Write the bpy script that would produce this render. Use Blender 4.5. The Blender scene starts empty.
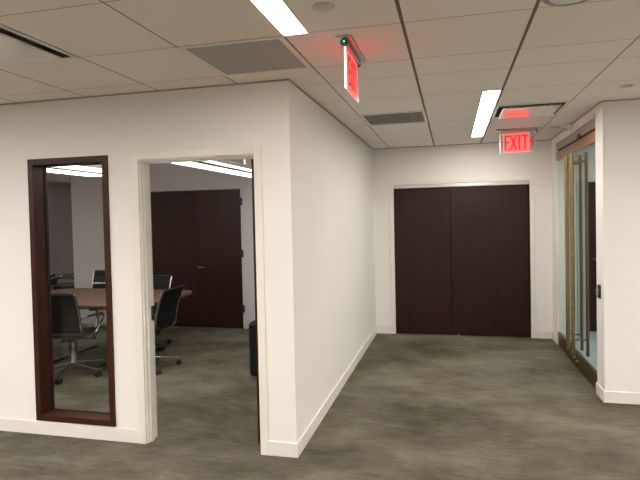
import bpy, bmesh, math, random
from mathutils import Vector, Matrix
random.seed(7)
SC = bpy.context.scene
COL = SC.collection
PI = math.pi
H = 2.598                      # ceiling height
YF, YB = 3.396, 7.257          # front face of the partition, far wall
XP, XR, YR = -1.067, 1.264, 4.896
T = .61; GX = -.222            # ceiling grid

# ---------------------------------------------------------------- materials
def new_mat(name):
    m = bpy.data.materials.new(name); m.use_nodes = True
    nt = m.node_tree; return m, nt, nt.nodes['Principled BSDF']
def plain(name, col, rough=.5, metal=0., spec=.5, bump=0., bscale=200., var=0., vscale=3.):
    m, nt, b = new_mat(name)
    b.inputs['Base Color'].default_value = (*col, 1)
    b.inputs['Roughness'].default_value = rough
    b.inputs['Metallic'].default_value = metal
    b.inputs['Specular IOR Level'].default_value = spec
    tc = nt.nodes.new('ShaderNodeTexCoord')
    if var:
        n = nt.nodes.new('ShaderNodeTexNoise'); n.inputs['Scale'].default_value = vscale
        nt.links.new(tc.outputs['Object'], n.inputs['Vector'])
        r = nt.nodes.new('ShaderNodeValToRGB')
        r.color_ramp.elements[0].position = .3; r.color_ramp.elements[1].position = .7
        r.color_ramp.elements[0].color = (*[c*(1-var) for c in col], 1)
        r.color_ramp.elements[1].color = (*[min(1, c*(1+var)) for c in col], 1)
        nt.links.new(n.outputs['Fac'], r.inputs['Fac']); nt.links.new(r.outputs['Color'], b.inputs['Base Color'])
    if bump:
        n = nt.nodes.new('ShaderNodeTexNoise'); n.inputs['Scale'].default_value = bscale
        nt.links.new(tc.outputs['Object'], n.inputs['Vector'])
        bp = nt.nodes.new('ShaderNodeBump'); bp.inputs['Strength'].default_value = bump; bp.inputs['Distance'].default_value = .002
        nt.links.new(n.outputs['Fac'], bp.inputs['Height']); nt.links.new(bp.outputs['Normal'], b.inputs['Normal'])
    return m
def emit(name, col, s):
    m, nt, b = new_mat(name)
    b.inputs['Base Color'].default_value = (.8, .8, .8, 1)
    b.inputs['Emission Color'].default_value = (*col, 1)
    b.inputs['Emission Strength'].default_value = s
    return m
def wood(name, dark, light, rough, scale=(6., 6., .5)):
    m, nt, b = new_mat(name)
    tc = nt.nodes.new('ShaderNodeTexCoord'); mp = nt.nodes.new('ShaderNodeMapping')
    mp.inputs['Scale'].default_value = scale
    n = nt.nodes.new('ShaderNodeTexNoise'); n.inputs['Scale'].default_value = 6.; n.inputs['Detail'].default_value = 8.
    n.inputs['Distortion'].default_value = .6
    r = nt.nodes.new('ShaderNodeValToRGB')
    r.color_ramp.elements[0].position = .32; r.color_ramp.elements[1].position = .7
    r.color_ramp.elements[0].color = (*dark, 1); r.color_ramp.elements[1].color = (*light, 1)
    nt.links.new(tc.outputs['Object'], mp.inputs['Vector']); nt.links.new(mp.outputs['Vector'], n.inputs['Vector'])
    nt.links.new(n.outputs['Fac'], r.inputs['Fac']); nt.links.new(r.outputs['Color'], b.inputs['Base Color'])
    b.inputs['Roughness'].default_value = rough; b.inputs['Specular IOR Level'].default_value = .28
    return m
def glass(name, tint, ior=1.5, mixup=1.0):
    m = bpy.data.materials.new(name); m.use_nodes = True; nt = m.node_tree; nt.nodes.clear()
    o = nt.nodes.new('ShaderNodeOutputMaterial'); mx = nt.nodes.new('ShaderNodeMixShader')
    t = nt.nodes.new('ShaderNodeBsdfTransparent'); t.inputs['Color'].default_value = (*tint, 1)
    g = nt.nodes.new('ShaderNodeBsdfGlossy'); g.inputs['Roughness'].default_value = .01
    f = nt.nodes.new('ShaderNodeFresnel'); ge = nt.nodes.new('ShaderNodeNewGeometry')
    mr = nt.nodes.new('ShaderNodeMapRange'); mr.inputs['To Min'].default_value = ior; mr.inputs['To Max'].default_value = 1/ior
    nt.links.new(ge.outputs['Backfacing'], mr.inputs['Value']); nt.links.new(mr.outputs['Result'], f.inputs['IOR'])
    ml = nt.nodes.new('ShaderNodeMath'); ml.operation = 'MULTIPLY'; ml.inputs[1].default_value = mixup
    nt.links.new(f.outputs[0], ml.inputs[0]); nt.links.new(ml.outputs[0], mx.inputs[0])
    nt.links.new(t.outputs[0], mx.inputs[1]); nt.links.new(g.outputs[0], mx.inputs[2]); nt.links.new(mx.outputs[0], o.inputs[0])
    return m
def carpet(name, dark, mid, light):
    m, nt, b = new_mat(name)
    b.inputs['Roughness'].default_value = .95; b.inputs['Specular IOR Level'].default_value = .15
    tc = nt.nodes.new('ShaderNodeTexCoord')
    def noise(scale, s, det, dist=0.):
        mp = nt.nodes.new('ShaderNodeMapping'); mp.inputs['Scale'].default_value = s
        n = nt.nodes.new('ShaderNodeTexNoise'); n.inputs['Scale'].default_value = scale
        n.inputs['Detail'].default_value = det; n.inputs['Roughness'].default_value = .68; n.inputs['Distortion'].default_value = dist
        nt.links.new(tc.outputs['Object'], mp.inputs['Vector']); nt.links.new(mp.outputs['Vector'], n.inputs['Vector'])
        return n.outputs['Fac']
    def math_(op, a, c):
        k = nt.nodes.new('ShaderNodeMath'); k.operation = op
        for i, v in enumerate((a, c)):
            if isinstance(v, float): k.inputs[i].default_value = v
            else: nt.links.new(v, k.inputs[i])
        return k.outputs[0]
    cloud = noise(1.05, (.85, 1.25, 1), 6., .15)
    streak = noise(5., (1., 6., 1), 6.)
    fine = noise(160., (1, 1, 1), 2.)
    v = math_('ADD', math_('MULTIPLY', cloud, .68), math_('ADD', math_('MULTIPLY', streak, .24), math_('MULTIPLY', fine, .08)))
    r = nt.nodes.new('ShaderNodeValToRGB'); e = r.color_ramp.elements
    e[0].position = .38; e[0].color = (*dark, 1); e[1].position = .62; e[1].color = (*light, 1)
    k = e.new(.5); k.color = (*mid, 1)
    nt.links.new(v, r.inputs['Fac']); nt.links.new(r.outputs['Color'], b.inputs['Base Color'])
    bp = nt.nodes.new('ShaderNodeBump'); bp.inputs['Strength'].default_value = .5; bp.inputs['Distance'].default_value = .004
    nt.links.new(noise(260., (1, 1, 1), 2.), bp.inputs['Height']); nt.links.new(bp.outputs['Normal'], b.inputs['Normal'])
    return m
def ceiling_mat():
    m, nt, b = new_mat('ceiling_tile')
    b.inputs['Roughness'].default_value = .9; b.inputs['Specular IOR Level'].default_value = .2
    tc = nt.nodes.new('ShaderNodeTexCoord'); sp = nt.nodes.new('ShaderNodeSeparateXYZ')
    nt.links.new(tc.outputs['Object'], sp.inputs[0])
    def M_(op, *a):
        k = nt.nodes.new('ShaderNodeMath'); k.operation = op
        for i, v in enumerate(a):
            if isinstance(v, (int, float)): k.inputs[i].default_value = float(v)
            else: nt.links.new(v, k.inputs[i])
        return k.outputs[0]
    def period(v, off):      # distance to the nearest grid line
        q = M_('ADD', M_('DIVIDE', M_('SUBTRACT', v, off), T), .5)
        return M_('MULTIPLY', M_('ABSOLUTE', M_('SUBTRACT', M_('FRACT', q), .5)), T)
    x, y = sp.outputs[0], sp.outputs[1]
    dx = period(x, GX)
    wide = M_('MULTIPLY', M_('GREATER_THAN', x, GX-.1), M_('LESS_THAN', x, GX+T+.1))
    hw = M_('ADD', .0038, M_('MULTIPLY', wide, .005))
    inX = M_('LESS_THAN', dx, hw)
    far = M_('GREATER_THAN', y, 3.4)
    off = M_('ADD', 2.579, M_('MULTIPLY', far, .991))
    inY = M_('LESS_THAN', period(y, off), .0032)
    n = nt.nodes.new('ShaderNodeTexNoise'); n.inputs['Scale'].default_value = 1.3; n.inputs['Detail'].default_value = 4
    nt.links.new(tc.outputs['Object'], n.inputs['Vector'])
    r = nt.nodes.new('ShaderNodeValToRGB'); r.color_ramp.elements[0].position = .3; r.color_ramp.elements[1].position = .7
    r.color_ramp.elements[0].color = (.87, .80, .745, 1); r.color_ramp.elements[1].color = (.90, .83, .775, 1)
    nt.links.new(n.outputs['Fac'], r.inputs['Fac'])
    def mix(fac, a, c):
        k = nt.nodes.new('ShaderNodeMix'); k.data_type = 'RGBA'
        nt.links.new(fac, k.inputs['Factor']); nt.links.new(a, k.inputs['A'])
        k.inputs['B'].default_value = (*c, 1); return k.outputs['Result']
    c = mix(inY, r.outputs['Color'], (.42, .38, .33))
    c = mix(inX, c, (.17, .15, .125))
    nt.links.new(c, b.inputs['Base Color'])
    bp = nt.nodes.new('ShaderNodeBump'); bp.inputs['Strength'].default_value = .25; bp.inputs['Distance'].default_value = .002
    n2 = nt.nodes.new('ShaderNodeTexNoise'); n2.inputs['Scale'].default_value = 220
    nt.links.new(tc.outputs['Object'], n2.inputs['Vector']); nt.links.new(n2.outputs['Fac'], bp.inputs['Height'])
    nt.links.new(bp.outputs['Normal'], b.inputs['Normal'])
    return m

M = dict(
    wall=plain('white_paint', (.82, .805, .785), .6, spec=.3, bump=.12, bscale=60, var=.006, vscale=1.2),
    trimw=plain('white_trim', (.80, .77, .72), .35, spec=.45),
    base=plain('baseboard_white', (.78, .74, .725), .5, spec=.4),
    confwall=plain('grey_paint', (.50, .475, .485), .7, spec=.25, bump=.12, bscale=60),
    lobbywall=plain('lobby_paint', (.55, .565, .55), .7, spec=.25),
    ceil=ceiling_mat(),
    angle=plain('wall_shadow_line', (.34, .31, .28), .7),  # brown-grey that stands for the shadow line under the ceiling
    carpet=carpet('olive_carpet', (.060, .054, .038), (.118, .108, .079), (.190, .177, .133)),
    stone=plain('pale_lobby_floor', (.50, .54, .57), .45, var=.08, vscale=4),
    door=wood('espresso_wood', (.015, .0046, .0028), (.030, .0100, .0060), .38),
    mahog=wood('mahogany_frame', (.030, .0085, .006), (.058, .017, .011), .38, (8, 8, .8)),
    walnut=wood('walnut_top', (.085, .043, .028), (.19, .107, .072), .32, (.8, 5, 5)),
    alum=plain('brushed_aluminium', (.52, .52, .52), .36, 1.),
    chrome=plain('chrome', (.46, .46, .46), .24, 1.),
    black=plain('black_plastic', (.012, .012, .013), .45),
    mesh=plain('black_sling', (.009, .010, .0105), .75, spec=.18, bump=.4, bscale=400),
    leather=plain('black_leather', (.010, .011, .011), .65, spec=.25, bump=.3, bscale=120),
    dark=plain('plenum_dark', (.03, .027, .024), .8),
    plenum=plain('plenum_grey', (.16, .15, .14), .6),
    brass=plain('antique_brass', (.36, .255, .13), .32, 1., var=.12, vscale=14),
    bronze=plain('dark_bronze', (.20, .15, .095), .38, 1.),
    header=plain('bronze_header', (.34, .30, .26), .45, .6),
    plaque=plain('gloss_white_plaque', (.66, .62, .57), .09, spec=.8),
    fixture=plain('white_enamel', (.78, .76, .72), .35),
    panel=plain('grey_perforated', (.42, .40, .385), .55, bump=.5, bscale=500),
    grille=plain('grille_grey', (.36, .34, .31), .5),
    lens=emit('linear_lens', (1., .93, .83), 13.),
    lens_rear=emit('linear_lens_rear', (1., .945, .875), 30.),  # stronger lens for the unseen strips added behind the camera
    pend=emit('pendant_lens', (1., .97, .93), 1.85),
    cyl_green=emit('green_indicator', (.02, .9, .35), .45),
    pane=glass('window_glass', (.95, .96, .95), 1.5, .8),
    dpane=glass('door_glass', (.86, .90, .87), 1.4, .6),
    field=emit('exit_field_red', (1., .062, .052), .68),
    letter=emit('exit_letter_red', (1., .010, .035), .24),
    edge=emit('exit_edge_glow', (1., .45, .47), .9),
    acry=glass('acrylic', (.93, .90, .90), 1.45),
    steel=plain('grey_steel', (.35, .34, .33), .35, .8),
)
M['field'].node_tree.nodes['Principled BSDF'].inputs['Base Color'].default_value = (.25, .03, .03, 1)
M['letter'].node_tree.nodes['Principled BSDF'].inputs['Base Color'].default_value = (.2, .01, .01, 1)

# ---------------------------------------------------------------- mesh helpers
class MB:
    def __init__(s, org=(0, 0, 0)):
        s.bm = bmesh.new(); s.o = Vector(org)
    def v(s, p): return s.bm.verts.new(Vector(p)-s.o)
    def box(s, x0, x1, y0, y1, z0, z1):
        V = [s.v(p) for p in ((x0,y0,z0),(x1,y0,z0),(x1,y1,z0),(x0,y1,z0),(x0,y0,z1),(x1,y0,z1),(x1,y1,z1),(x0,y1,z1))]
        for f in ((0,3,2,1),(4,5,6,7),(0,1,5,4),(1,2,6,5),(2,3,7,6),(3,0,4,7)): s.bm.faces.new([V[i] for i in f])
        return s
    def bar(s, p0, p1, w0, h0, w1=None, h1=None, up=(0, 0, 1)):
        """tapered rectangular bar from p0 to p1"""
        w1 = w0 if w1 is None else w1; h1 = h0 if h1 is None else h1
        p0, p1 = Vector(p0), Vector(p1); d = (p1-p0).normalized()
        a = d.cross(Vector(up)).normalized(); b = a.cross(d).normalized()
        R = []
        for p, w, h in ((p0, w0, h0), (p1, w1, h1)):
            R.append([s.v(p+a*w/2*i+b*h/2*j) for i, j in ((-1,-1),(1,-1),(1,1),(-1,1))])
        s.bm.faces.new(R[0][::-1]); s.bm.faces.new(R[1])
        for i in range(4): s.bm.faces.new((R[0][i], R[0][(i+1)%4], R[1][(i+1)%4], R[1][i]))
        return s
    def tube(s, pts, r, n=10, closed=False, flat=1.):
        P = [Vector(p) for p in pts]; L = len(P); rings = []
        rr = r if isinstance(r, (list, tuple)) else [r]*L
        prev = None
        for i in range(L):
            if closed: d = (P[(i+1)%L]-P[i-1]).normalized()
            else: d = (P[min(i+1, L-1)]-P[max(i-1, 0)]).normalized()
            if prev is None:
                a = d.cross(Vector((0, 0, 1)))
                if a.length < .1: a = d.cross(Vector((0, 1, 0)))
            else: a = prev-d*prev.dot(d)
            a.normalize(); prev = a; b = d.cross(a)
            rings.append([s.v(P[i]+(a*math.cos(t)*flat+b*math.sin(t))*rr[i]) for t in [2*PI*k/n for k in range(n)]])
        for i in range(L if closed else L-1):
            A, B = rings[i], rings[(i+1)%L]
            for k in range(n): s.bm.faces.new((A[k], A[(k+1)%n], B[(k+1)%n], B[k]))
        if not closed: s.bm.faces.new(rings[0][::-1]); s.bm.faces.new(rings[-1])
        return s
    def lathe(s, prof, c, n=28, axis='z'):
        """closed profile (r, h) turned about an axis through c"""
        rings = []
        for r, h in prof:
            ring = []
            for k in range(n):
                t = 2*PI*k/n; u, w = r*math.cos(t), r*math.sin(t)
                q = {'z': (u, w, h), 'x': (h, u, w), 'y': (w, h, u)}[axis]
                ring.append(s.v((c[0]+q[0], c[1]+q[1], c[2]+q[2])))
            rings.append(ring)
        for A, B in zip(rings, rings[1:]):
            for k in range(n): s.bm.faces.new((A[k], A[(k+1)%n], B[(k+1)%n], B[k]))
        s.bm.faces.new(rings[0][::-1]); s.bm.faces.new(rings[-1]); return s
    def prism(s, poly, z0, z1):
        A = [s.v((x, y, z0)) for x, y in poly]; B = [s.v((x, y, z1)) for x, y in poly]
        s.bm.faces.new(A[::-1]); s.bm.faces.new(B)
        for i in range(len(poly)): s.bm.faces.new((A[i], A[(i+1)%len(A)], B[(i+1)%len(A)], B[i]))
        return s
    def sheet(s, rows, th):
        """grid of points (rows of points) thickened along its normal"""
        n, m = len(rows), len(rows[0]); R = [[Vector(p) for p in r] for r in rows]
        off = [[None]*m for _ in range(n)]
        for i in range(n):
            for j in range(m):
                a = R[min(i+1, n-1)][j]-R[max(i-1, 0)][j]; b = R[i][min(j+1, m-1)]-R[i][max(j-1, 0)]
                off[i][j] = a.cross(b).normalized()*th/2
        A = [[s.v(R[i][j]+off[i][j]) for j in range(m)] for i in range(n)]
        B = [[s.v(R[i][j]-off[i][j]) for j in range(m)] for i in range(n)]
        for i in range(n-1):
            for j in range(m-1):
                s.bm.faces.new((A[i][j], A[i+1][j], A[i+1][j+1], A[i][j+1]))
                s.bm.faces.new((B[i][j], B[i][j+1], B[i+1][j+1], B[i+1][j]))
        for i in range(n-1):
            s.bm.faces.new((A[i][0], B[i][0], B[i+1][0], A[i+1][0])); s.bm.faces.new((A[i][-1], A[i+1][-1], B[i+1][-1], B[i][-1]))
        for j in range(m-1):
            s.bm.faces.new((A[0][j], A[0][j+1], B[0][j+1], B[0][j])); s.bm.faces.new((A[-1][j], B[-1][j], B[-1][j+1], A[-1][j+1]))
        return s
    def build(s, name, mat, parent=None, smooth=False, bevel=0., seg=2, kind=None):
        bmesh.ops.recalc_face_normals(s.bm, faces=s.bm.faces)
        me = bpy.data.meshes.new(name); s.bm.to_mesh(me); s.bm.free()
        if smooth:
            for p in me.polygons: p.use_smooth = True
            try: me.set_sharp_from_angle(angle=math.radians(40))
            except Exception: pass
        me.materials.append(M[mat] if isinstance(mat, str) else mat)
        o = bpy.data.objects.new(name, me); COL.objects.link(o)
        if parent: o.parent = parent
        else: o.location = s.o
        if bevel:
            b = o.modifiers.new('bevel', 'BEVEL'); b.width = bevel; b.segments = seg; b.limit_method = 'ANGLE'
            b.angle_limit = math.radians(35)
        if kind: o['kind'] = kind
        return o
def empty(name, loc=(0, 0, 0), rz=0., label=None, cat=None, group=None, kind=None):
    o = bpy.data.objects.new(name, None); COL.objects.link(o); o.location = loc; o.rotation_euler = (0, 0, rz)
    o.empty_display_size = .1
    return tag(o, label, cat, group, kind)
def tag(o, label=None, cat=None, group=None, kind=None):
    for k, v in (('label', label), ('category', cat), ('group', group), ('kind', kind)):
        if v: o[k] = v
    return o
def dup(root, loc, rz, label=None, name=None):
    def rec(o, par):
        c = o.copy(); COL.objects.link(c)
        if par: c.parent = par
        for ch in list(o.children): rec(ch, c)
        return c
    r = rec(root, None); r.location = loc; r.rotation_euler = (0, 0, rz)
    if label: r['label'] = label
    return r
ST = 'structure'

def cells(us, vs, holes):
    for u0, u1 in zip(us, us[1:]):
        for v0, v1 in zip(vs, vs[1:]):
            cu, cv = (u0+u1)/2, (v0+v1)/2
            if not any(h[0] < cu < h[1] and h[2] < cv < h[3] for h in holes): yield u0, u1, v0, v1
def slab(name, axis, a0, a1, u0, u1, v0, v1, holes, mat):
    """wall or ceiling slab with true rectangular holes, as one closed mesh"""
    us = sorted({u0, u1, *[x for h in holes for x in h[:2]]}); vs = sorted({v0, v1, *[x for h in holes for x in h[2:]]})
    mb = MB(); bm = mb.bm; cache = {}
    solid = {(a, c) for a, b, c, d in cells(us, vs, holes)}
    def vert(u, v, a):
        k = (u, v, a)
        if k not in cache:
            p = {'x': (a, u, v), 'y': (u, a, v), 'z': (u, v, a)}[axis]; cache[k] = mb.v(p)
        return cache[k]
    for i in range(len(us)-1):
        for j in range(len(vs)-1):
            if (us[i], vs[j]) not in solid: continue
            a, b, c, d = us[i], us[i+1], vs[j], vs[j+1]
            for p in (a0, a1): bm.faces.new((vert(a, c, p), vert(b, c, p), vert(b, d, p), vert(a, d, p)))
            for (di, dj, e) in ((-1, 0, (a, c, a, d)), (1, 0, (b, c, b, d)), (0, -1, (a, c, b, c)), (0, 1, (a, d, b, d))):
                ii, jj = i+di, j+dj
                ok = 0 <= ii < len(us)-1 and 0 <= jj < len(vs)-1 and (us[ii], vs[jj]) in solid
                if not ok: bm.faces.new((vert(e[0], e[1], a0), vert(e[2], e[3], a0), vert(e[2], e[3], a1), vert(e[0], e[1], a1)))
    return mb.build(name, mat, kind=ST)

# ---------------------------------------------------------------- shell
X0, X1, Y0, Y1 = -9.0, 4.6, -5.0, 11.6
LIGHTS = [(-.838, -.690, .144, 2.583), (.236, .385, 4.180, 6.620)]                 # seen in the photograph
ADDED_LIGHTS = [(-7.35, -7.20, 3.75, 5.6), (-8.5, -8.35, 6.9, 8.8), (-3.28, -3.13, -.9, 1.54), (1.60, 1.75, -.9, 1.54), (-.838, -.690, -4.1, -1.66), (-5.72, -5.57, -3.4, -.96), (-5.72, -5.57, .144, 2.583), (3.0, 3.15, 1.2, 3.64)]  # unseen strips, added to lift wall and ceiling brightness
PLAQ = [(-2.662, -2.052, 1.969, 2.579), (GX+T, GX+2*T, 4.79, 5.40)]
TILES = [(-1.442, -.832, 2.579, 3.189), (-.832, -.222, 4.79, 5.40)]
slab('floor', 'z', -.1, 0, X0, X1, Y0, Y1, [(XR+.04, X1-.0, YR+.12, 7.9)], 'carpet')
slab('floor', 'z', -.1, 0, XR+.04, X1, YR+.12, 7.9, [], 'stone')
ins = .02
holes = [(a, b, c, d) for a, b, c, d in LIGHTS+ADDED_LIGHTS]+[(a+ins, b-ins, c+ins, d-ins) for a, b, c, d in PLAQ+TILES]
slab('ceiling', 'z', H, H+.09, X0, X1, Y0, Y1, holes, 'ceil')
# partition with the interior window and the doorway
WX0, WX1, WZ0, WZ1 = -3.196, -2.489, .109, 2.151
DX0, DX1, DZ = -2.234, -1.322, 2.105
slab('wall_front', 'y', YF, YF+.12, X0, XP, 0, H, [(WX0+.02, WX1-.02, WZ0+.02, WZ1-.02), (DX0, DX1, -1, DZ)], 'wall')
slab('wall_partition', 'x', XP-.12, XP, YF+.12, YB, 0, H, [], 'wall')
CDX0, CDX1, CDZ = -4.575, -3.075, 2.105        # double door of the meeting room
FDX0, FDX1, FDZ = -.793, 1.000, 2.080          # double door at the end of the corridor
slab('wall_back', 'y', YB, YB+.12, XP-.12, XR+.12, 0, H, [(FDX0, FDX1, -1, FDZ)], 'wall')
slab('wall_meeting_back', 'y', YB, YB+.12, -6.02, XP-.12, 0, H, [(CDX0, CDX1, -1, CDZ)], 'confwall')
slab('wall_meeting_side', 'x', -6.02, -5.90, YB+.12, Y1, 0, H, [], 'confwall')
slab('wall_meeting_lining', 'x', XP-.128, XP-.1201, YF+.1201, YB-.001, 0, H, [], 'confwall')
GY0, GY1, GZ = 5.13, 6.94, 2.50
slab('wall_right', 'x', XR, XR+.12, YR, YB, 0, H, [(GY0, GY1, -1, GZ)], 'wall')
slab('wall_right_front', 'y', YR, YR+.12, XR+.12, X1, 0, H, [], 'wall')
slab('wall_lobby', 'y', 7.75, 7.87, XR+.12, X1, 0, H, [(1.80, 2.75, -1, 2.065)], 'lobbywall')
slab('wall_lobby_side', 'x', X1-.12, X1, YR+.12, 7.75, 0, H, [], 'lobbywall')
slab('wall_far_left', 'x', X0-.12, X0, Y0, Y1, 0, H, [], 'confwall')
slab('wall_far_back', 'y', Y1, Y1+.12, X0, -5.90, 0, H, [], 'confwall')
slab('wall_rear', 'y', Y0-.12, Y0, X0, X1, 0, H, [], 'wall')
slab('wall_far_right', 'x', X1, X1+.12, Y0, YR, 0, H, [], 'wall')

def baseboard(name, p0, p1, side, mat='base', h=.10, th=.013):
    """p0-p1 along the wall, side = unit vector away from the wall"""
    (xa, ya), (xb, yb) = p0, p1
    mb = MB(); sx, sy = side
    mb.box(min(xa, xb, xa+sx*th), max(xa, xb, xb+sx*th), min(ya, yb, ya+sy*th), max(ya, yb, yb+sy*th), 0, h)
    return mb.build(name, mat, bevel=.002, kind=ST)
baseboard('baseboard_front', (X0, YF), (DX0-.055, YF), (0, -1))
baseboard('baseboard_corner', (DX1+.052, YF), (XP+.013, YF), (0, -1))
baseboard('baseboard_partition', (XP, YF), (XP, YB), (1, 0))
baseboard('baseboard_back', (XP+.013, YB), (FDX0-.053, YB), (0, -1))
baseboard('baseboard_back', (FDX1+.053, YB), (XR-.013, YB), (0, -1))
baseboard('baseboard_right', (XR, GY1+.06), (XR, YB), (-1, 0))
baseboard('baseboard_right', (XR, YR), (XR, GY0-.0), (-1, 0))
baseboard('baseboard_right_front', (XR-.013, YR), (X1, YR), (0, -1))
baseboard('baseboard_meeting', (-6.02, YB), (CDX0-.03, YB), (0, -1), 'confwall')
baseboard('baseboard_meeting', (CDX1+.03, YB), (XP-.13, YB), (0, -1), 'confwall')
def angle(name, x0, x1, y0, y1):  # thin dark strip paints the shadow line where wall meets ceiling
    MB().box(x0, x1, y0, y1, H-.009, H-.0005).build(name, 'angle', kind=ST)
angle('shadow_trim_1', X0, XP+.010, YF-.010, YF)
angle('shadow_trim_2', XP, XP+.010, YF, YB-.01)
angle('shadow_trim_3', XP, XR, YB-.010, YB)
angle('shadow_trim_4', XR-.010, XR, YR-.010, YB-.01)
angle('shadow_trim_5', XR, X1, YR-.010, YR)
MB().box(-.868, -.842, 2.60, YF-.01, H-.004, H-.0003).build('trim_6', 'fixture', kind=ST)

# interior window
w = empty('window_1', ((WX0+WX1)/2, YF, WZ0), kind=ST)
o = w.location
def ring_y(mb, x0, x1, z0, z1, t, y0, y1):
    mb.box(x0, x0+t, y0, y1, z0, z1); mb.box(x1-t, x1, y0, y1, z0, z1)
    mb.box(x0+t, x1-t, y0, y1, z0, z0+t); mb.box(x0+t, x1-t, y0, y1, z1-t, z1); return mb
ring_y(MB(o), WX0, WX1, WZ0, WZ1, .046, YF-.014, YF).build('window_casing', 'mahog', w, bevel=.002)
ring_y(MB(o), WX0+.022, WX1-.022, WZ0+.022, WZ1-.022, .022, YF, YF+.12).build('window_frame', 'mahog', w)
ring_y(MB(o), WX0+.044, WX1-.044, WZ0+.044, WZ1-.044, .008, YF+.106, YF+.112).build('glazing_bead', 'black', w)
MB(o).box(WX0+.046, WX1-.046, YF+.1121, YF+.118, WZ0+.046, WZ1-.046).build('glass_pane', 'pane', w)
ring_y(MB(o), WX0, WX1, WZ0, WZ1, .046, YF+.12, YF+.134).build('window_casing', 'mahog', w, bevel=.002)

# doorway into the meeting room
d = empty('door_1', ((DX0+DX1)/2, YF, 0), kind=ST); o = d.location
mb = MB(o)
for x0, x1, z0, z1 in ((DX0-.055, DX0+.004, 0, DZ+.05), (DX1-.004, DX1+.052, 0, DZ+.05), (DX0+.004, DX1-.004, DZ-.004, DZ+.05)):
    mb.box(x0, x1, YF-.016, YF-.0002, z0, z1)
mb.build('door_casing', 'trimw', d, bevel=.003)
mb = MB(o)
for x0, x1, z0, z1 in ((DX0+.0005, DX0+.014, 0, DZ-.0005), (DX1-.012, DX1-.0005, 0, DZ-.0005), (DX0+.014, DX1-.012, DZ-.014, DZ-.0005)):
    mb.box(x0, x1, YF, YF+.125, z0, z1)
for x0, x1, z0, z1 in ((DX0+.014, DX0+.026, 0, DZ-.014),  (DX0+.026, DX1-.012, DZ-.026, DZ-.014)):
    mb.box(x0, x1, YF+.03, YF+.07, z0, z1)
mb.build('door_jamb', 'trimw', d, bevel=.002)
MB(o).box(DX0+.014, DX0+.018, YF+.085, YF+.118, .90, 1.01).build('strike_plate', 'black', d)
lf = MB(o).box(DX1-.080, DX1-.036, YF+.13, YF+1.03, .01, 2.085).build('door_leaf', 'door', d, bevel=.001)
mb = MB(o)
for z in (.25, 1.05, 1.85): mb.box(DX1-.036, DX1-.010, YF+.1255, YF+.146, z, z+.1)
mb.build('hinge', 'black', d)

# double door of the meeting room
d = empty('door_2', ((CDX0+CDX1)/2, YB, 0), kind=ST); o = d.location
xm = (CDX0+CDX1)/2-.01
mb = MB(o); mb.box(CDX0, CDX0+.012, YB-.01, YB+.1, 0, CDZ).box(CDX1-.012, CDX1, YB-.01, YB+.1, 0, CDZ).box(CDX0+.012, CDX1-.012, YB-.01, YB+.1, CDZ-.012, CDZ)
mb.build('door_frame', 'door', d)
for a, b, s in ((CDX0+.015, xm-.002, 1), (xm+.002, CDX1-.015, -1)):
    l = MB(o).box(a, b, YB-.005, YB+.04, .012, CDZ-.015).build('door_leaf', 'door', d, bevel=.0015)
    for z in (1.08, 1.86, .25):
        hx = CDX0-.012 if s > 0 else CDX1+.012
        MB(o).box(hx-.022, hx+.022, YB-.026, YB-.0105, z, z+.11).build('hinge', 'black', d, bevel=.003)
mb = MB(o); hx = xm+.06
mb.tube([(hx, YB-.006, .93), (hx, YB-.05, .93), (hx+.11, YB-.055, .93)], .009)
mb.build('lever_handle', 'steel', d, smooth=True)

# double sliding door at the end of the corridor
d = empty('door_3', ((FDX0+FDX1)/2, YB, 0), kind=ST); o = d.location
mb = MB(o)
for x0, x1, z0, z1 in ((FDX0-.05, FDX0+.006, 0, FDZ+.04), (FDX1-.006, FDX1+.05, 0, FDZ+.04), (FDX0+.006, FDX1-.006, FDZ-.0, FDZ+.04)):
    mb.box(x0, x1, YB-.016, YB-.0002, z0, z1)
mb.build('door_casing', 'trimw', d, bevel=.002)
MB(o).box(FDX0+.006, FDX1-.006, YB-.004, YB+.05, FDZ-.052, FDZ-.0005).build('sliding_track', 'alum', d, bevel=.003)
xm = -.012
MB(o).box(FDX0+.012, xm-.010, YB+.016, YB+.047, .012, FDZ-.062).build('door_leaf', 'door', d, bevel=.0015)
MB(o).box(xm-.004, FDX1-.028, YB-.004+.012, YB+.010+.001, .010, FDZ-.062).build('door_leaf', 'door', d, bevel=.0015)
MB(o).box(FDX0+.001, FDX1-.001, YB+.07, YB+.075, .0, FDZ-.001).build('dark_reveal', 'dark', d)
MB(o).box(.055, .075, YB-.012, YB+.004, .0, .030).build('floor_guide', 'alum', d, bevel=.003)

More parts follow.
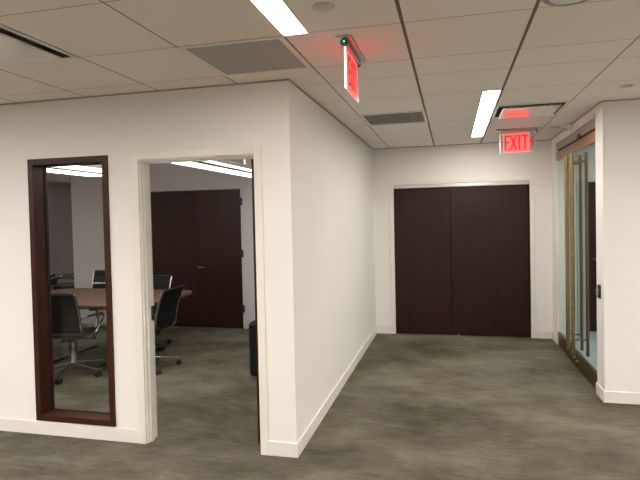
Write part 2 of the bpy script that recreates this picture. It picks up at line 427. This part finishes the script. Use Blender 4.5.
# glass double door on the right with antique brass fittings
d = empty('door_4', (XR, (GY0+GY1)/2, 0), kind=ST); o = d.location
mb = MB(o)
mb.box(XR+.0, XR+.11, GY1-.02, GY1-.0005, 0, GZ-.0005)
mb.build('door_jamb', 'trimw', d)
mb = MB(o).box(XR-.010, XR-.0002, GY1-.005, GY1+.055, 0, GZ+.035).box(XR-.010, XR-.0002, GY0, GY1-.005, GZ-.003, GZ+.035)
mb.build('door_casing', 'trimw', d, bevel=.002)
MB(o).box(XR+.006, XR+.10, GY0+.001, GY1-.021, GZ-.085, GZ-.001).build('header', 'header', d, bevel=.003)
GM = 5.925
def leaf(ya, yb, yp, lock_y):
    f = empty('glass_leaf', (0, 0, 0)); f.parent = d
    q = (o[0], o[1], o[2])
    MB(q).box(XR+.005, XR+.015, ya, yb, .155, 2.30).build('glass_pane', 'dpane', f)
    MB(q).box(XR-.002, XR+.030, ya, yb, .012, .165).build('bottom_rail', 'bronze', f, bevel=.003)
    MB(q).box(XR-.002, XR+.030, ya, yb, 2.285, 2.385).build('top_rail', 'brass', f, bevel=.003)
    for xx, mt, rr in ((1.204, 'brass', .021), (1.342, 'bronze', .0165)):
        MB(q).tube([(xx, yp, .16), (xx, yp, 2.26)], rr, 12).build('pull_handle', mt, f, smooth=True)
    for z in (.33, 2.17):
        MB(q).tube([(1.204, yp, z), (1.342, yp, z)], .010, 10).build('handle_standoff', 'brass', f, smooth=True)
    MB(q).tube([(XR-.0021, lock_y, .085), (XR-.028, lock_y, .085)], .022, 14).build('lock_cylinder', 'brass', f, smooth=True)
leaf(GY0+.004, GM-.003, 5.80, 5.845)
leaf(GM+.003, GY1-.024, 6.05, 5.985)
MB(o).box(XR-.004, XR+.0215, GM-.20, GM-.09, 2.387, GZ-.055).build('patch_fitting', 'black', d, bevel=.002)
MB(o).box(XR+.022, XR+.058, GY0+.002, GY1-.022, 2.389, GZ-.0855).build('gap_shade_block', 'dark', d)  # dark block fills the gap above the rails, standing for its shade
# lobby door
d = empty('door_5', (2.275, 7.75, 0), kind=ST); o = d.location
MB(o).box(1.803, 2.747, 7.76, 7.80, .01, 2.06).build('door_leaf', 'door', d)
mb = MB(o).tube([(1.88, 7.759, 1.0), (1.88, 7.71, 1.0), (1.99, 7.705, 1.0)], .01); mb.build('lever_handle', 'steel', d, smooth=True)

# ---------------------------------------------------------------- ceiling fittings
def linear_light(a, b, c, e, label, group=None, lens='lens'):
    t = empty('linear_ceiling_light', ((a+b)/2, (c+e)/2, H), label=label, cat='ceiling light', group=group); o = t.location
    g = .0015; mb = MB(o); ww = .012
    mb.box(a+g, a+ww, c+g, e-g, H-.004, H+.06); mb.box(b-ww, b-g, c+g, e-g, H-.004, H+.06)
    mb.box(a+ww, b-ww, c+g, c+ww, H-.004, H+.06); mb.box(a+ww, b-ww, e-ww, e-g, H-.004, H+.06)
    mb.box(a+g, b-g, c+g, e-g, H+.0601, H+.08)
    mb.build('housing', 'fixture', t)
    MB(o).box(a+ww+.0005, b-ww-.0005, c+ww+.0005, e-ww-.0005, H+.004, H+.012).build('lens', lens, t)
linear_light(*LIGHTS[0], 'lit narrow ceiling light strip near the camera, above the corner of the white partition')
linear_light(*LIGHTS[1], 'lit narrow ceiling light strip farther along the corridor, in front of the ceiling diffuser')
linear_light(*ADDED_LIGHTS.pop(0), 'unseen ceiling light strip added to brighten the meeting room, left of the interior window', None, 'lens')
linear_light(*ADDED_LIGHTS.pop(0), 'unseen ceiling light strip added to brighten the deep end of the meeting room, above the loop-armed chair', None, 'lens')
for q in ADDED_LIGHTS: linear_light(*q, 'unseen ceiling light strip added behind the camera to brighten the walls', 'unseen ceiling lights added behind the camera', 'lens_rear')

def plaque(a, b, c, e, label):
    t = empty('plaque_air_diffuser', ((a+b)/2, (c+e)/2, H), label=label, cat='air diffuser'); o = t.location
    mb = MB(o); f = .028
    for p in ((a+.004, a+f, c+.004, e-.004), (b-f, b-.004, c+.004, e-.004), (a+f, b-f, c+.004, c+f), (a+f, b-f, e-f, e-.004)):
        mb.box(*p, H-.006, H-.0004)
    mb.build('frame', 'fixture', t, bevel=.002)
    mb = MB(o); g = ins+.0015
    mb.box(a+g, a+g+.004, c+g, e-g, H+.0, H+.085).box(b-g-.004, b-g, c+g, e-g, H+.0, H+.085)
    mb.box(a+g+.004, b-g-.004, c+g, c+g+.004, H+.0, H+.085).box(a+g+.004, b-g-.004, e-g-.004, e-g, H+.0, H+.085)
    mb.box(a+g, b-g, c+g, e-g, H+.0851, H+.089)
    mb.build('plenum', 'plenum', t)
    k = .064
    MB(o).box(a+k, b-k, c+k, e-k, H-.024, H-.012).build('face_panel', 'plaque', t, bevel=.004)
    cx, cy = (a+b)/2, (c+e)/2
    for i, j in ((-1, -1), (1, 1), (-1, 1), (1, -1)): MB(o).tube([(cx+i*.17, cy+j*.17, H-.0119), (cx+i*.17, cy+j*.17, H+.085)], .006, 8).build('bracket', 'steel', t)
plaque(*PLAQ[0], 'square white plaque air diffuser at the left end of the ceiling, above the brown-framed window')
plaque(*PLAQ[1], 'square white plaque air diffuser beside the far exit sign, reflecting its red letters')

def framed(name, a, b, c, e, label, eggcrate):
    t = empty(name, ((a+b)/2, (c+e)/2, H), label=label, cat='air grille'); o = t.location
    mb = MB(o); f = .03
    for p in ((a+.004, a+f, c+.004, e-.004), (b-f, b-.004, c+.004, e-.004), (a+f, b-f, c+.004, c+f), (a+f, b-f, e-f, e-.004)):
        mb.box(*p, H-.005, H-.0004)
    mb.build('frame', 'fixture', t, bevel=.0015)
    if eggcrate:
        mb = MB(o); N = 22
        for i in range(1, N):
            x = a+f+(b-a-2*f)*i/N; mb.box(x-.0028, x+.0028, c+f, e-f, H+.001, H+.016)
            y = c+f+(e-c-2*f)*i/N; mb.box(a+f, b-f, y-.0028, y+.0028, H+.0015, H+.0155)
        mb.build('eggcrate_core', 'grille', t)
        g = ins+.0015
        MB(o).box(a+g, b-g, c+g, e-g, H+.05, H+.055).build('backing', 'dark', t)
    else:
        MB(o).box(a+f-.002, b-f+.002, c+f-.002, e-f+.002, H-.0025, H+.004).build('perforated_panel', 'panel', t)
framed('return_air_panel', *TILES[0], 'flat grey perforated return air panel in the ceiling, left of the near light strip', False)
framed('eggcrate_vent', *TILES[1], 'dark eggcrate ceiling vent between the near exit sign and the far wall', True)

def sprinkler(x, y, label, r=.045):
    t = empty('sprinkler_cover', (x, y, H), label=label, cat='sprinkler cover')
    MB(t.location).lathe([(r*.5, H-.0002), (r, H-.0004), (r, H-.004), (r*.93, H-.0065), (.001, H-.007)], (x, y, 0), 32).build('cover_plate', 'ceil_disc', t, smooth=True)
    MB(t.location).lathe([(r+.004, H-.0001), (r+.004, H-.0025), (r+.0005, H-.0026), (r+.0005, H-.0003)], (x, y, 0), 32).build('escutcheon_ring', 'steel', t, smooth=True)
M['ceil_disc'] = plain('painted_disc', (.60, .56, .50), .6)
sprinkler(-.545, 2.283, 'round flush sprinkler cover in the ceiling, right of the near light strip')
sprinkler(1.295, 4.375, 'round flush sprinkler cover at the right end of the ceiling, above the white wall corner')
sprinkler(1.125, 6.21, 'round flush sprinkler cover beside the far exit sign, near the glass door', .05)
t = empty('ceiling_speaker', (.515, 2.455, H), label='round chrome-rimmed ceiling fitting cut off by the top edge of the picture', cat='ceiling speaker'); o = t.location
MB(o).lathe([(.09, H-.0002), (.118, H-.0004), (.118, H-.006), (.108, H-.012), (.095, H-.012), (.09, H-.004)], (o[0], o[1], 0), 40).build('rim', 'steel', t, smooth=True)
MB(o).lathe([(.088, H-.0005), (.0885, H-.010), (.06, H-.017), (.001, H-.020)], (o[0], o[1], 0), 40).build('dome', 'fixture', t, smooth=True)
t = empty('motion_sensor', (XR, 6.05, 2.56), label='small white box sensor high on the wall above the brass-handled glass door', cat='sensor'); o = t.location
MB(o).box(XR-.055, XR-.0005, 5.99, 6.12, 2.52, 2.582).build('sensor_body', 'fixture', t, bevel=.008)
MB(o).box(XR-.0575, XR-.0552, 6.01, 6.10, 2.53, 2.555).build('sensor_lens', 'steel', t)
t = empty('card_reader', (XR, 5.02, .945), label='small black card reader on the white wall end beside the glass door', cat='card reader'); o = t.location
MB(o).box(XR-.014, XR-.0003, 4.985, 5.05, .885, 1.005).build('back_plate', 'black', t, bevel=.003)
MB(o).box(XR-.030, XR-.0102, 5.003, 5.037, .92, .965).build('reader_button', 'steel', t, bevel=.004)

# ---------------------------------------------------------------- exit signs (local: faces -y, runs along x)
def exit_sign(loc, rz, label, arrow):
    t = empty('exit_sign', loc, rz, label, 'exit sign', 'red edge-lit exit signs')
    z = 0.
    MB().box(-.23, .23, -.043, .043, z-.010, z-.0005).build('ceiling_plate', 'alum', t, bevel=.002)
    MB().box(-.205, .205, -.016, .016, z-.036, z-.0101).build('housing', 'alum', t, bevel=.004)
    e = MB().tube([(-.212, 0, z-.030), (-.200, 0, z-.030)], .020, 16).build('end_cap', 'black', t, smooth=True)
    MB().tube([(-.214, 0, z-.026), (-.2121, 0, z-.026)], .0055, 12).build('indicator_lamp', 'cyl_green', e)
    MB().tube([(.200, 0, z-.030), (.212, 0, z-.030)], .016, 16).build('end_cap', 'black', t, smooth=True)
    MB().box(-.182, .182, -.003, .003, z-.262, z-.0361).build('acrylic_panel', 'acry', t)
    mb = MB().box(-.1865, -.1822, -.0048, .0048, z-.262, z-.0361)
    mb.build('panel_edge', 'edge2' if arrow else 'edge', t)
    MB().box(.1822, .185, -.003, .003, z-.262, z-.0361).box(-.1865, .185, -.003, .003, z-.2648, z-.2622).build('panel_edge', 'edge2', t)
    MB().box(-.150, .125, -.0055, .0055, z-.255, z-.052).build('legend_field', 'field', t)
    z0, z1 = z-.235, z-.072; s = .021
    for side in (-1, 1):
        y0, y1 = (-.0080, -.0056) if side < 0 else (.0056, .0080)
        def X(v): return v*(1 if side < 0 else -1)+(-.010 if side > 0 else 0)*2
        def bx(mb, a, b, c, e):
            a, b = sorted((X(a), X(b))); mb.box(a, b, y0, y1, c, e)
        mb = MB(); bx(mb, -.138, -.138+s, z0, z1)
        for c in (z0, (z0+z1-s)/2, z1-s): bx(mb, -.138+s, -.082, c, c+s)
        mb.build('letter_e', 'letter_dim', t)
        mb = MB()
        for g in (1, -1):
            xa, xb = (-.072, -.012) if g > 0 else (-.012, -.072)
            mb.bar((X(xa), (y0+y1)/2, z0), (X(xb), (y0+y1)/2, z1), s, y1-y0, up=(0, 1, 0))
        mb.build('letter_x', 'letter', t)
        mb = MB(); bx(mb, .008, .008+s, z0, z1); mb.build('letter_i', 'letter', t)
        mb = MB(); bx(mb, .070, .070+s, z0, z1-s); bx(mb, .044, .116, z1-s, z1); mb.build('letter_t', 'letter', t)
        if arrow and side < 0:
            mb = MB(); yc = (y0+y1)/2; zc = (z0+z1)/2-.004
            mb.bar((X(.135), yc, zc+.032), (X(.165), yc, zc), .014, y1-y0, up=(0, 1, 0))
            mb.bar((X(.135), yc, zc-.032), (X(.165), yc, zc), .014, y1-y0, up=(0, 1, 0))
            mb.build('arrow', 'letter', t)
    return t
M['letter_dim'] = plain('exit_letter_faded', (.16, .06, .06), .5)
M['edge2'] = emit('exit_edge_faint', (1., .55, .55), .10)
exit_sign((-.535, 2.895, H), PI/2, 'red lit exit sign seen nearly edge-on, hanging from the ceiling near the light strip', False)
exit_sign((.722, 6.17, H), 0, 'red lit exit sign facing the camera at the far end, with a right arrow', True)

# ---------------------------------------------------------------- meeting room
def rounded(x0, x1, y0, y1, r, n=8):
    P = []
    for cx, cy, a in ((x1-r, y1-r, 0), (x0+r, y1-r, 90), (x0+r, y0+r, 180), (x1-r, y0+r, 270)):
        for k in range(n+1):
            t = math.radians(a+90*k/n); P.append((cx+r*math.cos(t), cy+r*math.sin(t)))
    return P
TX0, TX1, TY0, TY1 = -5.25, -3.225, 4.88, 6.14
t = empty('conference_table', ((TX0+TX1)/2, (TY0+TY1)/2, 0), label='long walnut conference table behind the window, with black edge and legs', cat='table'); o = t.location
MB(o).prism(rounded(TX0, TX1, TY0, TY1, .20), .722, .745).build('tabletop', 'walnut', t, bevel=.003)
MB(o).prism(rounded(TX0+.012, TX1-.012, TY0+.012, TY1-.012, .19), .700, .7219).build('table_edge_band', 'black', t)
for x in (-4.62, -3.72):
    l = MB(o).tube([(x, 5.51, .03), (x, 5.51, .6999)], .05, 16).build('table_leg', 'black', t, smooth=True)
    MB(o).bar((x, 5.1, .02), (x, 5.92, .02), .10, .03).build('table_foot', 'black', l if False else t, bevel=.008)

def smooth_path(P, n=6):
    P = [Vector(p) for p in P]; out = []
    Q = [P[0]*2-P[1]]+P+[P[-1]*2-P[-2]]
    for i in range(1, len(Q)-2):
        for k in range(n):
            t = k/n; a, b, c, e = Q[i-1], Q[i], Q[i+1], Q[i+2]
            out.append(.5*((2*b)+(c-a)*t+(2*a-5*b+4*c-e)*t*t+(3*b-a-3*c+e)*t**3))
    out.append(P[-1]); return out
def star(root, deg):
    for c in root.children:
        if c.name.startswith('star_base'): c.rotation_euler = (0, 0, math.radians(deg))
def office_chair(loc, rz, label, group):
    """thin ribbed sling chair; local +y is the way a sitter faces"""
    t = empty('office_chair', loc, rz, label, 'office chair', group)
    seatp = smooth_path([(0, .27, .435), (0, .22, .462), (0, .05, .450), (0, -.12, .448), (0, -.185, .462)], 5)
    backp = smooth_path([(0, -.215, .500), (0, -.228, .57), (0, -.245, .68), (0, -.285, .80), (0, -.322, .895), (0, -.340, .915)], 6)
    def sling(path, ribs):
        rows = []
        L = len(path)-1; fine = []
        for i in range(L):
            for k in range(3): fine.append(path[i].lerp(path[i+1], k/3))
        fine.append(path[-1])
        for i, p in enumerate(fine):
            d = (fine[min(i+1, len(fine)-1)]-fine[max(i-1, 0)]).normalized(); nrm = Vector((0, -d.z, d.y))
            w = .5+.5*math.cos(2*PI*ribs*i/(len(fine)-1))
            rows.append([p+nrm*(.004*w)+Vector((x, 0, 0)) for x in (-.212, -.1, 0, .1, .212)])
        return rows
    MB().sheet(sling(seatp, 9), .014).build('seat', 'mesh', t, smooth=True)
    MB().sheet(sling(backp, 11), .014).build('backrest', 'mesh', t, smooth=True)
    for s in (-1, 1):
        P = smooth_path([(s*.225, .285, .425), (s*.225, .23, .462), (s*.225, .05, .450), (s*.225, -.12, .448), (s*.225, -.195, .468), (s*.225, -.223, .53),
             (s*.225, -.236, .62), (s*.225, -.262, .73), (s*.225, -.30, .85), (s*.225, -.330, .92)], 5)
        MB().tube(P, .013, 8).build('side_frame', 'chrome', t, smooth=True)
        A = smooth_path([(s*.238, -.240, .66), (s*.268, -.19, .662), (s*.275, -.03, .655), (s*.272, .12, .640), (s*.262, .165, .60), (s*.250, .10, .52), (s*.238, .03, .455)], 5)
        ar = MB().tube(A, .010, 8).build('armrest', 'chrome', t, smooth=True)
        MB().bar((s*.274, -.16, .672), (s*.275, .11, .655), .034, .016).build('arm_pad', 'black', ar, bevel=.005)
    MB().tube([(-.215, -.253, .84-.10), (.215, -.253, .84-.10)], .010, 8).build('back_stretcher', 'chrome', t, smooth=True)
    MB().tube([(-.215, -.339, .925), (.215, -.339, .925)], .012, 8).build('top_rail', 'black', t, smooth=True)
    mb = MB().tube([(-.215, .12, .428), (.215, .12, .428)], .011, 8).tube([(-.215, -.10, .428), (.215, -.10, .428)], .011, 8)
    mb.build('seat_stretcher', 'chrome', t, smooth=True)
    MB().box(-.06, .06, -.12, .12, .375, .418).build('tilt_mechanism', 'black', t, bevel=.012)
    mb = MB().tube([(.06, .02, .392), (.20, .02, .388)], .006, 8); mb.build('height_lever', 'black', t)
    MB().lathe([(.001, .09), (.034, .09), (.034, .14), (.027, .15), (.027, .27), (.019, .275), (.019, .374), (.001, .374)], (0, 0, 0), 18).build('gas_column', 'chrome', t, smooth=True)
    b = empty('star_base'); b.parent = t
    mb = MB()
    for k in range(5):
        a = 2*PI*k/5+.35; c, s_ = math.cos(a), math.sin(a)
        MB().bar((c*.03, s_*.03, .118), (c*.335, s_*.335, .082), .048, .040, .024, .018).build('base_arm', 'chrome', b, bevel=.004)
        cx, cy = c*.325, s_*.325
        w = MB()
        px, py = -s_, c
        for q in (-1, 1):
            w.tube([(cx+px*q*.007, cy+py*q*.007, .030), (cx+px*q*.026, cy+py*q*.026, .030)], .030, 16)
        cs = w.build('caster', 'black', b, smooth=True)
        MB().tube([(cx, cy, .052), (cx, cy, .090)], .009, 8).build('caster_stem', 'chrome', b, smooth=True)
    mb.bm.free()
    return t
G = 'thin black chrome-framed office chairs round the meeting table'
ch = office_chair((-4.02, 4.80, 0), math.radians(9), 'black chrome-framed office chair seen from behind through the interior window', G)
ch.scale = (1, 1, .975)
c2 = dup(ch, (-3.345, 5.17, 0), math.radians(92), 'black chrome-framed office chair nearest the doorway, turned side-on at the table end')
c3 = dup(ch, (-3.92, 5.97, 0), math.radians(178), 'black office chair beyond the table, its back above the side-on chair in the doorway')
c4 = dup(ch, (-5.10, 6.60, 0), math.radians(186), 'black office chair across the table, seen at the right edge of the window')
ch.scale = (1, 1, 1)
star(ch, -77-9-20); star(c2, 31-92-20); star(c3, 0); star(c4, 20)

# loop-armed chair far away in the deeper part of the room
t = empty('loop_arm_chair', (-7.20, 8.50, 0), math.radians(-60), 'black chair with looped tube arms far behind the table, at the left of the window', 'chair')
for s in (-1, 1):
    MB().tube(smooth_path([(s*.27, .24, .012), (s*.27, .26, .20), (s*.27, .25, .45), (s*.27, .20, .58), (s*.27, .08, .625), (s*.27, -.10, .63), (s*.26, -.22, .60), (s*.24, -.26, .47), (s*.25, -.25, .2), (s*.27, -.24, .012)], 5), .030, 10).build('arm_loop', 'black', t, smooth=True)
MB().box(-.24, .24, -.22, .25, .41, .47).build('seat', 'leather', t, bevel=.02)
MB().bar((0, -.23, .48), (0, -.27, .66), .44, .03, .44, .03, up=(0, 1, 0)).build('backrest', 'leather', t, bevel=.01)

# black upholstered chair behind the doorway's right jamb
t = empty('upholstered_armchair', (-1.68, 5.28, 0), label='black upholstered chair mostly hidden behind the right jamb of the doorway', cat='armchair'); o = t.location
MB(o).box(-2.045, -1.87, 4.93, 5.62, .035, .60).build('armrest', 'leather', t, bevel=.04, seg=4)
MB(o).box(-1.485, -1.37, 4.93, 5.62, .035, .60).build('armrest', 'leather', t, bevel=.04, seg=4)
MB(o).box(-1.868, -1.487, 4.95, 5.46, .10, .43).build('seat', 'leather', t, bevel=.04, seg=4)
MB(o).box(-1.868, -1.487, 5.465, 5.64, .10, .78).build('backrest', 'leather', t, bevel=.05, seg=4)
for x in (-1.94, -1.42):
    for y in (4.98, 5.57): MB(o).tube([(x, y, 0), (x, y, .036)], .02, 10).build('foot', 'black', t)

def pendant(strips, y0, y1, z, label):
    a, b = strips[0][0], strips[-1][1]; x = (a+b)/2; xs = (strips[0][1]+strips[1][0])/2
    t = empty('pendant_light', (x, (y0+y1)/2, z), label=label, cat='pendant light', group='long twin-strip pendant lights in the meeting room'); o = t.location
    MB(o).box(strips[0][1]-.004, strips[1][0]+.004, y0-.001, y1+.001, z-.008, z+.0018).build('centre_spine', 'steel', t)
    mb = MB(o); mb.box(strips[0][1]+.0005, strips[1][0]-.0005, y0, y1, z+.0025, z+.04)
    mb.box(a-.012, a-.0005, y0, y1, z, z+.04).box(b+.0005, b+.012, y0, y1, z, z+.04)
    for yy in (y0, y1-.01):
        for p, q in strips: mb.box(p, q, yy, yy+.0095, z+.002, z+.038)
    mb.build('housing', 'fixture', t)
    for p, q in strips: MB(o).box(p, q, y0+.010, y1-.0105, z+.002, z+.018).build('diffuser', 'pend', t)
    MB(o).lathe([(.001, z-.001), (.025, z-.001), (.025, z-.012), (.001, z-.014)], ((strips[0][0]+strips[0][1])/2, 4.95, 0), 14).build('sensor', 'steel', t)
    for yy in (y0+.15, min(5.55, y1-.15)): MB(o).tube([(xs, yy, z+.04), (xs, yy, H-.001)], .007, 8).build('hanger_rod', 'fixture', t)
pendant([(-2.59, -2.33), (-2.24, -2.165)], 3.75, 6.5, 2.2, 'lit twin-strip pendant light at the top of the doorway, hanging on thin rods')
pendant([(-4.22, -3.86), (-3.76, -3.50)], 3.75, 5.45, 2.2, 'lit twin-strip pendant light at the top of the interior window, above the table')

# ---------------------------------------------------------------- other light of the place
def area(name, loc, sx, sy, p, col):
    l = bpy.data.lights.new(name, 'AREA'); l.shape = 'RECTANGLE'; l.size = sx; l.size_y = sy; l.energy = p; l.color = col
    q = bpy.data.objects.new(name, l); COL.objects.link(q); q.location = loc; return q
area('lobby_ceiling_lamp', (2.9, 6.3, H-.03), .5, .5, 13, (.97, .98, 1.))
w = bpy.data.worlds.new('world'); SC.world = w; w.use_nodes = True
w.node_tree.nodes['Background'].inputs[0].default_value = (.5, .48, .45, 1); w.node_tree.nodes['Background'].inputs[1].default_value = .05

# ---------------------------------------------------------------- camera
cd = bpy.data.cameras.new('camera'); cam = bpy.data.objects.new('camera', cd); COL.objects.link(cam); SC.camera = cam
yaw, pit, rol = -.2371, -.0251, -.0212
F = Vector((math.sin(yaw)*math.cos(pit), math.cos(yaw)*math.cos(pit), math.sin(pit)))
R = Vector((math.cos(yaw), -math.sin(yaw), 0)); U = R.cross(F)
R2 = R*math.cos(rol)+U*math.sin(rol); U2 = -R*math.sin(rol)+U*math.cos(rol)
cam.matrix_world = Matrix(((R2.x, U2.x, -F.x, 0), (R2.y, U2.y, -F.y, 0), (R2.z, U2.z, -F.z, 1.6582), (0, 0, 0, 1)))
cd.sensor_fit = 'HORIZONTAL'; cd.sensor_width = 36; cd.lens = 519.14/640*36
cd.shift_x = -6.8/640; cd.shift_y = -10.2/640
cd.clip_start = .02
SC.view_settings.view_transform = 'Standard'; SC.view_settings.look = 'None'; SC.view_settings.gamma = 1
SC.view_settings.use_curve_mapping = False; SC.view_settings.exposure = 1.87
